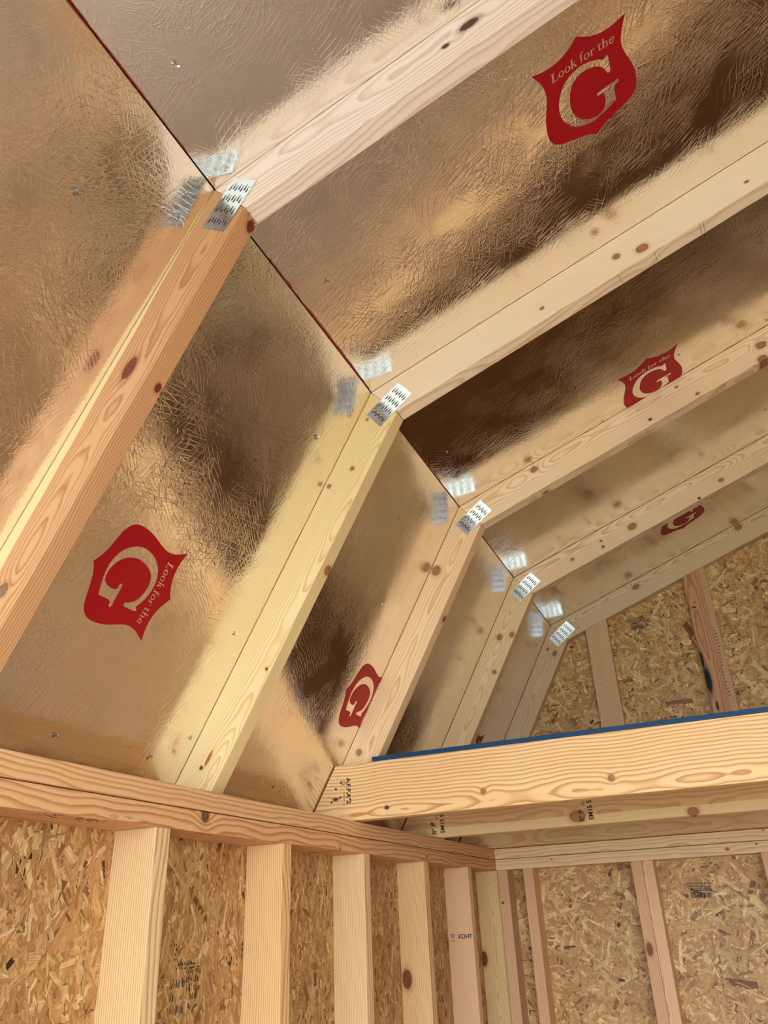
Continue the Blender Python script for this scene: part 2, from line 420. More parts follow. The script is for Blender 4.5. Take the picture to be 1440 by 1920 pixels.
# roofing above the foil sheets
def up_pt(u, out): return (Ox + du[0] * u - du[1] * out, Oz + du[1] * u + du[0] * out)
nlo = np.array([dl[1], -dl[0]])            # outward normal of the steep slope
def lo_pt(u, out): return (Ox + dl[0] * u + nlo[0] * out, Oz + dl[1] * u + nlo[1] * out)
LU = (MID - Ox) / du[0]; LL = (Oz - ZP) / -dl[1] + 0.05
prof = [lo_pt(LL, 0.0135), lo_pt(0.0, 0.0135), up_pt(0.0, 0.0135), (MID, rz_out + 0.0145)]
prof_o = [(MID, rz_out + 0.045), up_pt(0.0, 0.04), lo_pt(0.0, 0.04), lo_pt(LL, 0.04)]
mir = lambda p: (WB - p[0], p[1])
left = prof + prof_o
bm = bmesh.new()
for pts in (left, [mir(q) for q in left[::-1]]):
    a = [bm.verts.new((q[0], YF - 0.1, q[1])) for q in pts]; b = [bm.verts.new((q[0], YB + 0.1, q[1])) for q in pts]; n = len(pts)
    bm.faces.new(a); bm.faces.new(b[::-1])
    for i in range(n): bm.faces.new((a[i], b[i], b[(i + 1) % n], a[(i + 1) % n]))
bmesh.ops.recalc_face_normals(bm, faces=bm.faces)
me = bpy.data.meshes.new('ceiling'); bm.to_mesh(me); bm.free()
ceiling = put('ceiling', me, None, (SHING,)); tag(ceiling, kind='structure')
# soffit boards closing the eaves over the wall plates
for s in (0, 1):
    x0, x1 = (-0.12, -0.001) if s == 0 else (WB + 0.001, WB + 0.12)
    tag(box_mesh('trim_%d' % (s + 1), (x0, YF, ZP - 0.06), (x1, YB + 0.1, ZP - 0.05), OSB), kind='structure')

# ------------------------------------------------------------------ printed emblem
SH = [(0.2, 14.7), (17.9, 19.5), (35.7, 20.8), (52.2, 18.5), (65.8, 13.4), (77.1, 7.9), (88.0, -0.7), (99.6, 7.1), (111, 13.6), (124, 18.5), (141, 20.8), (158.5, 19.3), (176.2, 14.7), (170.5, 25.4), (165.4, 36.0), (161.6, 49.5), (160.6, 62.0), (163.5, 75.5), (168.6, 90), (173.5, 104.0), (176.9, 119.0), (177.9, 134.2), (176.5, 148.0), (172.0, 157.7), (163.0, 166.1), (150.4, 171.5), (135.0, 175.2), (120.3, 178.7), (105.3, 184.0), (96.4, 189.1), (88.7, 195.6), (80, 189.3), (70, 184.0), (57, 179.6), (42.7, 176.2), (28.0, 172.6), (14.9, 167.4), (4.8, 159.0), (-0.2, 146.1), (-0.8, 131.5), (1.2, 115.7), (4.6, 101.4), (9.4, 87.4), (13.7, 73.3), (15.9, 60.7), (14.8, 47.9), (10.9, 35.3), (5.2, 23.9)]
GG = [(132.3, 60.9), (127.6, 65.0), (124.5, 65.9), (118.6, 61.2), (109.2, 56.5), (94.3, 51.6), (78.5, 51.1), (64.0, 54.3), (50.6, 62.1), (40.9, 73.2), (34.6, 85.6), (30.6, 100.2), (30.2, 116.2), (34.0, 130.4), (42.9, 144.4), (52.7, 154.4), (65.9, 160.9), (82.1, 164.7), (97.0, 163.6), (112.2, 160.2), (124.9, 156.4), (134.7, 152.7), (134.1, 140.3), (134.9, 127.5), (137.0, 123.4), (144.0, 122.4), (145.7, 119.3), (143.9, 116.6), (123.1, 116.6), (103.4, 117.1), (101.4, 120.1), (103.6, 123.5), (111.6, 123.3), (115.2, 126.9), (116.0, 134.9), (114.3, 146.5), (109.4, 155.7), (101.5, 159.0), (90.6, 159.0), (79.2, 155.6), (68.4, 149.0), (59.2, 138.5), (53.4, 125.0), (51.1, 110.9), (53.4, 95.2), (58.1, 80.3), (66.2, 69.3), (77.9, 63.8), (91.9, 62.9), (105.0, 66.1), (114.3, 71.1), (121.4, 78.2), (125.2, 86.3), (127.4, 92.5), (129.8, 94.6), (134.3, 92.5), (134.5, 76.5), (134.4, 65.1)]
def smooth_closed(P, it=2):
    P = [tuple(q) for q in P]
    for _ in range(it):
        Q = []; n = len(P)
        for i in range(n):
            a, b, c = P[i - 1], P[i], P[(i + 1) % n]
            v1 = (b[0] - a[0], b[1] - a[1]); v2 = (c[0] - b[0], c[1] - b[1])
            cs = (v1[0] * v2[0] + v1[1] * v2[1]) / (math.hypot(*v1) * math.hypot(*v2) + 1e-9)
            if cs < 0.75: Q.append(b)                       # keep sharp corners
            else: Q += [((a[0] + 3 * b[0]) / 4, (a[1] + 3 * b[1]) / 4), ((3 * b[0] + c[0]) / 4, (3 * b[1] + c[1]) / 4)]
        P = Q
    return P
SHs = smooth_closed(SH); GGs = smooth_closed(GG)
def arc(cx, cy, rx, ry, ix, iy, a0, a1, n=14, cxi=None):
    cxi = cx if cxi is None else cxi; out = []
    for i in range(n):
        t0 = math.radians(a0 + (a1 - a0) * i / n); t1 = math.radians(a0 + (a1 - a0) * (i + 1) / n)
        out.append([(cx + rx * math.cos(t0), cy + ry * math.sin(t0)), (cx + rx * math.cos(t1), cy + ry * math.sin(t1)),
                    (cxi + ix * math.cos(t1), cy + iy * math.sin(t1)), (cxi + ix * math.cos(t0), cy + iy * math.sin(t0))])
    return out
def rc(x0, y0, x1, y1): return [(x0, y0), (x1, y0), (x1, y1), (x0, y1)]
GL = {
 'L': (0.62, [rc(.12, .03, .24, .72), rc(.02, .71, .36, .75), rc(.02, 0, .56, .045), [(.47, .04), (.56, .04), (.60, .24), (.56, .24)]]),
 'o': (0.52, arc(.25, .245, .23, .255, .125, .21, 0, 360, 20)),
 'k': (0.52, [rc(.07, .03, .17, .80), [(0, .77), (.08, .77), (.17, .83), (.17, .80)], rc(0, 0, .24, .035), [(.17, .22), (.17, .27), (.36, .47), (.42, .47)], [(.21, .30), (.29, .36), (.52, .0), (.38, .0)], rc(.28, .45, .50, .485)]),
 'f': (0.34, [rc(.09, .03, .19, .62), rc(0, .44, .32, .48), rc(0, 0, .28, .035)] + arc(.29, .62, .20, .20, .10, .16, 60, 180, 8)),
 'r': (0.40, [rc(.07, .03, .17, .48), [(0, .46), (.17, .50), (.17, .46)], rc(0, 0, .26, .035), [(.17, .33), (.26, .46), (.37, .50), (.40, .44), (.36, .38), (.27, .41), (.17, .26)]]),
 't': (0.36, [rc(.09, .07, .19, .60), rc(0, .44, .33, .48), [(.09, .10), (.19, .10), (.25, .05), (.33, .09), (.33, .05), (.22, 0), (.12, .01)], [(.0, .46), (.09, .60), (.12, .60), (.12, .46)]]),
 'h': (0.56, [rc(.07, .03, .17, .80), [(0, .77), (.08, .77), (.17, .83), (.17, .80)], rc(0, 0, .24, .035), rc(.37, .03, .47, .32), rc(.30, 0, .54, .035)] + arc(.30, .32, .17, .18, .07, .12, 0, 150, 10)),
 'e': (0.46, arc(.24, .245, .22, .255, .115, .21, 45, 330, 18) + [rc(.10, .255, .42, .295)] + arc(.24, .27, .22, .23, .115, .19, 0, 50, 5)),
 ' ': (0.22, [])}
def lettering(text, x0, x1, base, size, rise):
    tot = sum(GL[c][0] for c in text) ; sc = (x1 - x0) / tot; out = []; x = 0.0
    for c in text:
        wd, P = GL[c]; xm = (x0 + (x + wd / 2) * sc - (x0 + x1) / 2) / ((x1 - x0) / 2)
        rise_y = rise * (1 - xm * xm)
        for p in P:
            out.append([(x0 + (x + q[0] + q[1] * 0.10) * sc, base - rise_y - q[1] * size) for q in p])
        x += wd
    return out
LET = lettering('Look for the', 29, 150, 48.5, 20.5, 2.5)
def emblem(parent, P0, A, B, outn):
    """P0 world origin; A reads along the words, B runs down the shield; film lies below the foil."""
    A = Vector(A); B = Vector(B); N = Vector(outn) * -1
    def fr_(off):
        M = Matrix.Identity(4)
        for i in range(3): M[i][0] = A[i] * 0.001; M[i][1] = B[i] * 0.001; M[i][2] = A.cross(B)[i] * 0.001; M[i][3] = P0[i] + N[i] * off
        return M
    def real(name, polys, off, mat):
        # true-size mesh in metres so that the film pattern keeps its scale
        M = Matrix.Identity(4)
        for i in range(3): M[i][0] = A[i]; M[i][1] = B[i]; M[i][2] = A.cross(B)[i]; M[i][3] = P0[i] + N[i] * off
        return poly_sheet(name, M, [[(x / 1000, y / 1000) for x, y in p] for p in polys], mat, parent)
    e = real('printed_shield', [SHs], 0.0004, RED); e['label'] = 'red printed shield emblem'
    g = real('capital_letter', [GGs], 0.0007, FOIL); g['label'] = 'large foil coloured letter G'
    l = real('lettering', LET, 0.0007, FOIL); l['label'] = 'foil coloured words Look for the'

# ------------------------------------------------------------------ foil faced sheets
SEAM = 0.0015
def foil_sheet(slope, y0, y1, right=False):
    sgn = -1 if right else 1
    fx = lambda x: WB - x if right else x
    if slope == 'upper': d = (du[0] * sgn, 0, du[1]); nout = (-du[1] * sgn, 0, du[0]); L0, L1 = SEAM, LU - 0.002
    else: d = (dl[0] * sgn, 0, dl[1]); nout = (nlo[0] * sgn, 0, nlo[1]); L0, L1 = SEAM, LL
    P0 = Vector((fx(Ox), y0, Oz)); X = Vector(d); Y = Vector((0, 1, 0)); N = Vector(nout)
    M = Matrix.Identity(4); Z = X.cross(Y)
    for i in range(3): M[i][0] = X[i]; M[i][1] = Y[i]; M[i][2] = Z[i]; M[i][3] = P0[i]
    bm = bmesh.new(); sz = 0.0115 * (1 if Z.dot(N) > 0 else -1)
    g = 0.0008
    v = [bm.verts.new(c) for c in ((L0, g, 0), (L1, g, 0), (L1, y1 - y0 - g, 0), (L0, y1 - y0 - g, 0), (L0, g, sz), (L1, g, sz), (L1, y1 - y0 - g, sz), (L0, y1 - y0 - g, sz))]
    fs = [(0, 1, 2, 3), (4, 5, 6, 7), (0, 1, 5, 4), (1, 2, 6, 5), (2, 3, 7, 6), (3, 0, 4, 7)]
    for i, f in enumerate(fs):
        ff = bm.faces.new([v[j] for j in f]); ff.material_index = 0 if i == 0 else (1 if i > 1 else 2)
    bmesh.ops.recalc_face_normals(bm, faces=bm.faces)
    me = bpy.data.meshes.new('foil_sheet'); bm.to_mesh(me); bm.free()
    o = put('foil_sheet', me, M, (FOIL, REDEDGE, OSB), ceiling)
    return o
cuts = [-2.427, -1.208, 0.019, 1.2105]
sheets = {}
for right in (False, True):
    for sl in ('upper', 'lower'):
        for a, b in zip(cuts[:-1], cuts[1:]):
            sheets[(right, sl, a)] = foil_sheet(sl, a, b, right)
def sheet_at(right, sl, y):
    for a, b in zip(cuts[:-1], cuts[1:]):
        if a <= y < b: return sheets[(right, sl, a)]
UN = Vector((-du[1], 0, du[0])); LN = Vector((nlo[0], 0, nlo[1]))
for y in (-1.9944, -1.0774, -0.1600, 0.7570):
    P = Vector((Ox + du[0] * 0.545, y, Oz + du[1] * 0.545)); emblem(sheet_at(False, 'upper', y), P, (du[0], 0, du[1]), (0, 1, 0), UN)
for y in (-1.7903, -0.8753, 0.0436, 0.9570):
    P = Vector((Ox + dl[0] * 0.5304, y, Oz + dl[1] * 0.5304)); emblem(sheet_at(False, 'lower', y), P, (dl[0], 0, dl[1]), (0, -1, 0), LN)

# red paint bleeding over the long joint between the two slopes
def red_bleed(y0, y1, wmin, wmax, seed, slope='upper'):
    g = random.Random(seed); n = int((y1 - y0) / 0.004); pts = []; w = wmin
    d = du if slope == 'upper' else dl; nn = UN if slope == 'upper' else LN
    a = []; b = []
    for i in range(n + 1):
        y = y0 + (y1 - y0) * i / n; w = min(wmax, max(wmin, w + g.uniform(-1, 1) * (wmax - wmin) * 0.35))
        a.append((SEAM - 0.0004, y)); b.append((SEAM + w, y))
    M = Matrix.Identity(4); X = Vector((d[0], 0, d[1])); Y = Vector((0, 1, 0)); Z = X.cross(Y); P = Vector((Ox, 0, Oz)) - nn * 0.0005
    for i in range(3): M[i][0] = X[i]; M[i][1] = Y[i]; M[i][2] = Z[i]; M[i][3] = P[i]
    poly_sheet('red_edge_paint', M, [[a[i], b[i], b[i + 1], a[i + 1]] for i in range(n)], REDEDGE, sheet_at(False, slope, (y0 + y1) / 2))
red_bleed(-1.80, -1.30, 0.0003, 0.0018, 1); red_bleed(-1.06, -0.63, 0.0010, 0.0035, 2); red_bleed(-0.50, -0.02, 0.0002, 0.0012, 3)
red_bleed(-1.70, -1.40, 0.0002, 0.0018, 4, 'lower'); red_bleed(0.08, 0.58, 0.0002, 0.0008, 5)

# nail tips that broke through the foil
def nail(slope, u, y, seed, big=1.0):
    g = random.Random(seed); d = du if slope == 'upper' else dl; nn = (UN if slope == 'upper' else LN) * -1
    P = Vector((Ox + d[0] * u, y, Oz + d[1] * u)); X = Vector((d[0], 0, d[1])); Y = nn.cross(X)
    M = Matrix.Identity(4)
    for i in range(3): M[i][0] = X[i]; M[i][1] = Y[i]; M[i][2] = nn[i]; M[i][3] = P[i]
    bm = bmesh.new()
    t = bm.verts.new((g.uniform(-.001, .001), g.uniform(-.001, .001), 0.006 * big)); r = 0.0013 * big
    base = [bm.verts.new((r * math.cos(k * math.pi / 3), r * math.sin(k * math.pi / 3), -0.001)) for k in range(6)]
    for k in range(6): bm.faces.new((base[k], base[(k + 1) % 6], t)).material_index = 0
    for k in range(6):
        a = k * math.pi / 3 + g.uniform(-.3, .3); R_ = g.uniform(.003, .0065) * big; h = g.uniform(.0005, .0035) * big
        vv = [bm.verts.new((.0012 * math.cos(a - .6), .0012 * math.sin(a - .6), .0002)), bm.verts.new((R_ * math.cos(a - .25), R_ * math.sin(a - .25), h)), bm.verts.new((R_ * 1.1 * math.cos(a + .25), R_ * 1.1 * math.sin(a + .25), h * .6)), bm.verts.new((.0012 * math.cos(a + .6), .0012 * math.sin(a + .6), .0002))]
        bm.faces.new(vv).material_index = 1
    me = bpy.data.meshes.new('nail_tip'); bm.to_mesh(me); bm.free()
    put('nail_tip', me, M, (NAILM, STEEL), sheet_at(False, slope, y))
for i, (u, y) in enumerate(((.0642, -1.4119), (.0625, -.9484), (.0639, -.2669), (.0626, .4136), (.7865, -.7072), (.9736, -.023), (.9684, .4313), (.7202, -.0977), (.4733, -.0035))): nail('upper', u, y, i, 1.0 if i < 4 else .8)
for i, (u, y) in enumerate(((.1806, -1.4114), (.1774, -.9532), (.176, -.7153), (.167, -.2765), (.8988, -.7244), (.90, -.9617), (.90, -.2708), (.379, -.1719), (.2944, .502), (.845, -.64), (.62, -.664))): nail('lower', u, y, 20 + i, 1.15 if i < 6 else .9)

# ------------------------------------------------------------------ trusses
TR = [('T1', -1.22707), ('T2', -0.61711), ('T3', 0.0), ('T4', 0.59721), ('T5', 1.17298)]
ORE, ORL = srgb(206, 158, 108), srgb(166, 106, 62)
WH = (srgb(240, 216, 190), srgb(214, 178, 142))
MATS = {
 ('T1', 'U'): wood('spruce_white', srgb(248, 230, 212), srgb(210, 178, 150), 110, 0.05, -0.03, 0.05, 0.7, [(.465, .037, .0085, 1.9, K_DRK), (.419, .048, .0045, 1.4, K_DRK)], seed=1.3),
 ('T1', 'L'): wood('fir_orange', ORE, ORL, 150, 0.03, -0.055, 0.05, 0.9, [(.343, .045, .0105, 1.9, srgb(122, 60, 36)), (.714, .052, .0085, 1.3, srgb(140, 105, 66)), (.352, .089, .006, 1.3, srgb(112, 48, 28)), (.045, .087, .009, 1.2, srgb(110, 44, 28))], sap=(0.001, -1, srgb(230, 204, 146), -0.034), seed=5.1),
 ('T2', 'U'): wood('spruce_cream', srgb(246, 224, 190), srgb(208, 164, 118), 150, 0.035, 0.02, 0.05, 0.7, [(.414, .059, .0042, 1.2, K_BRN), (.599, .047, .0075, 1.1, K_BRN), (.649, .065, .010, 1.3, K_BRN), (.887, .063, .0035, 1.5, K_BRN)], seed=2.2),
 ('T2', 'L'): wood('spruce_yellow', srgb(232, 208, 150), srgb(206, 160, 100), 125, 0.03, -0.08, 0.05, 0.8, [(.417, .089, .011, 1.0, K_BRN), (.19, .048, .0055, 1.0, K_BRN), (.244, .013, .0055, 1.0, K_BRN), (.068, .025, .004, 1.0, K_BRN), (.657, .079, .0028, 1.0, K_DRK), (.887, .041, .0038, 1.0, K_DRK), (.864, .047, .0035, 4.5, srgb(176, 104, 22))], seed=3.7),
 ('T3', 'U'): wood('spruce_knotty', srgb(242, 214, 172), srgb(206, 158, 108), 120, 0.03, -0.03, 0.05, 0.75, [(.241, .02, .009, 1.2, K_BRN), (.58, .071, .004, 1.2, K_DRK), (.688, .024, .0035, 1.4, K_BRN), (.72, .076, .0045, 1.3, K_BRN), (.927, .045, .0105, 1.3, K_BRN), (.906, .084, .010, 1.3, K_BRN), (.236, .087, .006, 1.6, K_BRN)], seed=9.4),
 ('T3', 'L'): wood('spruce_loop', srgb(238, 204, 156), srgb(204, 156, 104), 110, 0.022, -0.05, 0.05, 0.8, [(.205, .018, .0135, 1.1, K_BRN), (.324, .087, .0085, 1.1, K_RED), (.752, .031, .0085, 1.0, srgb(160, 122, 78))], seed=11.9),
 ('T4', 'U'): wood('spruce_tan', srgb(240, 210, 166), srgb(198, 152, 102), 130, 0.03, -0.02, 0.05, 0.75, [(.21, .05, .0055, 1.2, K_BRN), (.441, .052, .0115, 1.3, K_BRN), (.327, .042, .0045, 1.2, K_BRN), (.322, .065, .004, 1.2, K_DRK), (.767, .063, .007, 1.2, K_BRN), (.675, .082, .004, 1.2, K_DRK)], seed=14.2),
 ('T4', 'L'): wood('spruce_olive', srgb(232, 200, 148), srgb(198, 154, 100), 110, 0.025, -0.05, 0.05, 0.75, [(.221, .038, .0095, 1.2, K_BRN), (.197, .077, .0085, 1.2, K_BRN), (.34, .07, .0075, 1.0, K_BRN)], seed=16.6),
 ('T5', 'U'): wood('spruce_far', srgb(232, 204, 158), srgb(182, 142, 96), 170, 0.03, -0.02, 0.04, 0.8, [(.379, .03, .010, 1.4, K_BRN), (.841, .015, .012, 1.2, K_BRN)], seed=18.8),
 ('T5', 'L'): wood('spruce_far_steep', srgb(222, 190, 144), srgb(188, 148, 100), 120, 0.03, -0.05, 0.04, 0.7, [(.099, .027, .006, 1.2, K_BRN), (.106, .061, .009, 1.3, K_BRN)], seed=20.3)}
GEN = [wood('spruce_plain', ring=140, y0=0.035, w0=-0.03), wood('fir_plain', srgb(226, 180, 136), srgb(192, 134, 86), 150, 0.03, -0.06), wood('spruce_fine', srgb(236, 206, 156), srgb(200, 154, 98), 230, 0.03, 0.06, 0.03)]

def slot_plate(parent, c, ang, yface, L=0.102, Wd=0.052):
    """Toothed steel joint plate: four rows of punched slits."""
    xs = [0]; cols = 7
    m = 0.004; pit = (Wd - 2 * m) / cols
    for i in range(cols): xs += [m + pit * i + pit * 0.22, m + pit * i + pit * 0.74]
    xs.append(Wd)
    ys = [0.0]; rows = 4; mr = 0.007; pr = (L - 2 * mr) / rows
    for i in range(rows):
        b = mr + pr * i
        ys += [b + pr * .16, b + pr * .30, b + pr * .70, b + pr * .84]
    ys.append(L)
    bm = bmesh.new(); V = {}
    def vv(i, j):
        if (i, j) not in V: V[(i, j)] = bm.verts.new((ys[j] - L / 2, xs[i] - Wd / 2, 0))
        return V[(i, j)]
    for i in range(len(xs) - 1):
        for j in range(len(ys) - 1):
            hole = False
            if i % 2 == 1 and 1 <= j < len(ys) - 2:
                q = (j - 1) % 4; c_ = i // 2
                if c_ % 2 == 0: hole = q in (0, 1)
                else: hole = q in (1, 2)
            if not hole: bm.faces.new((vv(i, j), vv(i + 1, j), vv(i + 1, j + 1), vv(i, j + 1)))
    r = bmesh.ops.extrude_face_region(bm, geom=bm.faces[:])
    for e in r['geom']:
        if isinstance(e, bmesh.types.BMVert): e.co.z += 0.0012
    bmesh.ops.recalc_face_normals(bm, faces=bm.faces)
    # tooth stubs standing at one end of each slit
    for i in range(1, len(xs) - 1, 2):
        for j in range(1, len(ys) - 2):
            if ((j - 1) % 4 == (0 if (i // 2) % 2 == 0 else 1)):
                x0, x1, y0 = xs[i] - Wd / 2, xs[i + 1] - Wd / 2, ys[j] - L / 2
                bm.faces.new([bm.verts.new(p) for p in ((y0 + .0003, x0, .0009), (y0 + .0003, x1, .0009), (y0 + .0080, x1, .0002), (y0 + .0080, x0, .0002))]).material_index = 1
    me = bpy.data.meshes.new('joint_plate')
    bm.to_mesh(me); bm.free()
    ax = Vector((math.cos(ang), 0, math.sin(ang))); nz = Vector((0, -1, 0)); ay = nz.cross(ax)
    M = Matrix.Identity(4)
    for i in range(3): M[i][0] = ax[i]; M[i][1] = ay[i]; M[i][2] = nz[i]; M[i][3] = (c[0], yface - 0.0002, c[1])[i]
    o = put('joint_plate', me, M, (STEEL, TOOTH_SHADE), parent); o['label'] = 'galvanised toothed steel plate across the knee joint'
    return o

def truss(key, y, label, group):
    t = empty('roof_truss', (MID, y, ZP)); tag(t, label, 'truss', group)
    nu = (du[1], -du[0]); nl = (-dl[1], dl[0])
    def loc(p, d, n, o=(Ox, Oz)):
        v = (p[0] - o[0], p[1] - o[1]); return (v[0] * d[0] + v[1] * d[1], v[0] * n[0] + v[1] * n[1])
    eps = 0.0004
    e0 = (Ox + (Ix - Ox) * 0.0 , Oz)
    lowpoly = [loc((Ox, Oz), dl, nl), loc((Ix, Iz), dl, nl), loc((Ix + (ZP - Iz) * dl[0] / dl[1], ZP), dl, nl), loc((foil_x(ZP), ZP), dl, nl)]
    uppoly = [loc((Ox, Oz), du, nu), loc((MID - 0.0005, rz_out), du, nu), loc((MID - 0.0005, rz_in), du, nu), loc((Ix, Iz), du, nu)]
    lowpoly = [(a, max(b, 0.0009)) for a, b in lowpoly]; uppoly = [(a, max(b, 0.0009)) for a, b in uppoly]
    lowpoly[0] = (lowpoly[0][0] + .0005, lowpoly[0][1]); lowpoly[1] = (lowpoly[1][0] + .0005, lowpoly[1][1])
    uppoly[0] = (uppoly[0][0] + .0005, uppoly[0][1]); uppoly[3] = (uppoly[3][0] + .0005, uppoly[3][1])
    for s in (1, -1):
        fx = Ox if s == 1 else WB - Ox
        mL = MATS.get((key, 'L')) if s == 1 else rng.choice(GEN); mU = MATS.get((key, 'U')) if s == 1 else rng.choice(GEN)
        a = board('lower_rafter', (fx, y, Oz), (dl[0] * s, 0, dl[1]), (nl[0] * s, 0, nl[1]), lowpoly, (0, 1, 0), T, mL or rng.choice(GEN), t)
        b = board('upper_rafter', (fx, y, Oz), (du[0] * s, 0, du[1]), (nu[0] * s, 0, nu[1]), uppoly, (0, 1, 0), T, mU or rng.choice(GEN), t)
        if key == 'T1' and s == 1:
            a['label'] = 'orange steep rafter with a large dark knot'; b['label'] = 'whitish shallow rafter'
    pc = {'T1': ((.459, 2.6376), math.atan2(.085, .0577)), 'T2': ((.4706, 2.6407), math.atan2(.062, .081)), 'T3': ((.4676, 2.6431), math.atan2(.0585, .0815)),
          'T4': ((.4649, 2.6443), math.atan2(.0605, .0792)), 'T5': ((.4700, 2.6445), math.atan2(.062, .081))}.get(key, ((.467, 2.642), .65))
    slot_plate(t, pc[0], pc[1], y)
    slot_plate(t, (WB - pc[0][0], pc[0][1]), math.pi - pc[1], y)
    slot_plate(t, (MID, (rz_out + rz_in) / 2 - .004), 0.0, y)
    return t
LAB = {'T1': 'nearest roof truss, lower rafter orange with a large dark knot, upper rafter whitish',
       'T2': 'second nearest roof truss, cream wood with an orange pitch streak near the wall plate',
       'T3': 'roof truss behind the end of the front loft joist, red emblems beside both rafters',
       'T4': 'second roof truss from the back gable, with paired knots below its steel plate',
       'T5': 'rearmost roof truss against the back gable, black stamp beside its steel plate'}
TT = {}
for k_, y_ in TR: TT[k_] = truss(k_, y_, LAB[k_], 'gambrel roof trusses')
for y_, lb in ((-1.837, 'roof truss overhead, just in front of the viewer, nearest the knotty orange one'), (-2.438, 'roof truss over the doorway, behind the viewer')):
    truss('T0', y_, lb, 'gambrel roof trusses')

# ------------------------------------------------------------------ wall plates
PLU = wood('plate_brown', srgb(222, 176, 122), srgb(172, 118, 70), 120, 0.012, 0.03, 0.02, 0.9, [(2.57 , .0, .001, 1.0, K_BRN)], seed=4.4)
PLL = wood('plate_knotty', srgb(220, 168, 114), srgb(170, 106, 62), 105, 0.015, 0.02, 0.025, 0.95, [(YF * -1 - 0.6836, .029, .0115, 1.0, srgb(110, 82, 54)), (YF * -1 + .4445, .011, .006, .7, K_RED), (YF * -1 - .1352, .0, .005, 1.2, K_BRN)], seed=6.1)
GPU = wood('plate_pale', srgb(232, 200, 150), srgb(196, 150, 98), 120, 0.02, 0.01, 0.02, 0.75, [(.955, .031, .002, 1.2, K_DRK)], seed=8.5)
GPL = wood('plate_pale_knot', srgb(234, 202, 154), srgb(200, 152, 102), 110, 0.02, 0.01, 0.02, 0.7, [(.8288, .018, .0055, 1.1, K_BRN), (.9246, .028, .003, 1.1, K_DRK), (.2177, .025, .0025, 1.0, K_DRK)], seed=10.5)
def plate(P0, X, L, Wv, tdir, mat, label, group):
    o = board('top_plate', P0, X, (0, 0, 1), rect(L, T - 0.0016), tdir, Wv, mat, None, 0.0022); tag(o, label, 'wall plate', group); return o
LY = YB - YF
plate((0, YF, ZP - T), (0, 1, 0), LY, D, (1, 0, 0), PLU, 'brownish upper top plate running along the left wall, over a second plate', 'top plates')
plate((0, YF, ZP - 2 * T), (0, 1, 0), LY, D, (1, 0, 0), PLL, 'orange-brown lower top plate on the left wall studs, big knot and green smudges', 'top plates')
plate((D + 0.001, YB, ZP - T), (1, 0, 0), WB - 2 * D - .002, D, (0, -1, 0), GPU, 'pale upper top plate along the back wall under the rear loft joist', 'top plates')
plate((D + 0.001, YB, ZP - 2 * T), (1, 0, 0), WB - 2 * D - .002, D, (0, -1, 0), GPL, 'pale lower top plate on the back wall studs with a round knot near the right', 'top plates')
plate((WB, YF, ZP - T), (0, 1, 0), LY, D, (-1, 0, 0), GEN[0], 'upper top plate along the right wall, out of view', 'top plates')
plate((WB, YF, ZP - 2 * T), (0, 1, 0), LY, D, (-1, 0, 0), GEN[1], 'lower top plate along the right wall, out of view', 'top plates')

# ------------------------------------------------------------------ studs
ZS = ZP - 2 * T
def stud(P0, Wd, tdir, mat, label, group, w=D, th=T, L=ZS):
    o = board('wall_stud', P0, (0, 0, -1), Wd, rect(L, w), tdir, th, mat, None, 0.002); tag(o, label, 'stud', group); return o
SM = [wood('stud_straight', srgb(226, 192, 136), srgb(184, 134, 82), 140, 0.035, 0.07, 0.035, 1.0, seed=1.1, pink=srgb(228, 186, 140)),
      wood('stud_wavy', srgb(230, 192, 134), srgb(186, 128, 74), 120, 0.02, 0.03, 0.05, 1.0, seed=12.1),
      wood('stud_fine', srgb(232, 196, 142), srgb(188, 136, 84), 140, 0.03, 0.06, 0.04, 1.0, seed=3.1, pink=srgb(230, 190, 144)),
      wood('stud_bigknot', srgb(230, 190, 134), srgb(186, 132, 78), 130, 0.02, 0.05, 0.03, 1.0, [(ZS - 1.4604, .0179, .0145, 1.7, srgb(120, 64, 34))], seed=4.9),
      wood('stud_pink', srgb(224, 182, 136), srgb(196, 146, 98), 180, 0.03, 0.01, 0.04, 0.5, seed=5.9),
      wood('stud_corner', srgb(222, 190, 130), srgb(190, 148, 92), 190, 0.03, -0.05, 0.05, 0.75, [(ZS - 1.4727, .0060, .013, 1.9, srgb(116, 60, 32))], seed=7.2)]
sy = [-0.81958, -0.40669, -0.00499, 0.41551, 0.83, 1.1883]
sl_ = ['widest left wall stud, straight-grained, nearest the viewer', 'second left wall stud from the viewer, wavy-grained and cream',
       'third left wall stud, with a pale groove down its pinkish edge', 'left wall stud with a large round brown knot',
       'pinkish left wall stud stamped with black letters', 'left wall stud in the back corner with a dark oval knot cut by its edge']
st = []
for y, lb, m in zip(sy, sl_, SM): st.append(stud((0.0008, y, ZS), (1, 0, 0), (0, 1, 0), m, lb, 'left wall studs'))
for i, y in enumerate((-1.233, -1.64, -2.05, -2.40)):
    stud((0.0008, y, ZS), (1, 0, 0), (0, 1, 0), GEN[i % 3], 'left wall stud beside or behind the viewer, %s from the doorway' % ('fourth third second first'.split()[i]), 'left wall studs near the doorway')
for i, y in enumerate([1.1883, .83, .4155, -.005, -.4067, -.8196, -1.233, -1.64, -2.05, -2.40]):
    stud((WB - 0.0008, y, ZS), (-1, 0, 0), (0, 1, 0), GEN[i % 3], 'plain wall stud on the right wall, %s from the back corner' % ('first second third fourth fifth sixth seventh eighth ninth tenth eleventh twelfth'.split()[i]), 'right wall studs')
PK = wood('stud_rose', srgb(220, 174, 128), srgb(190, 134, 88), 120, 0.04, 0.02, 0.04, 0.6, seed=21.0)
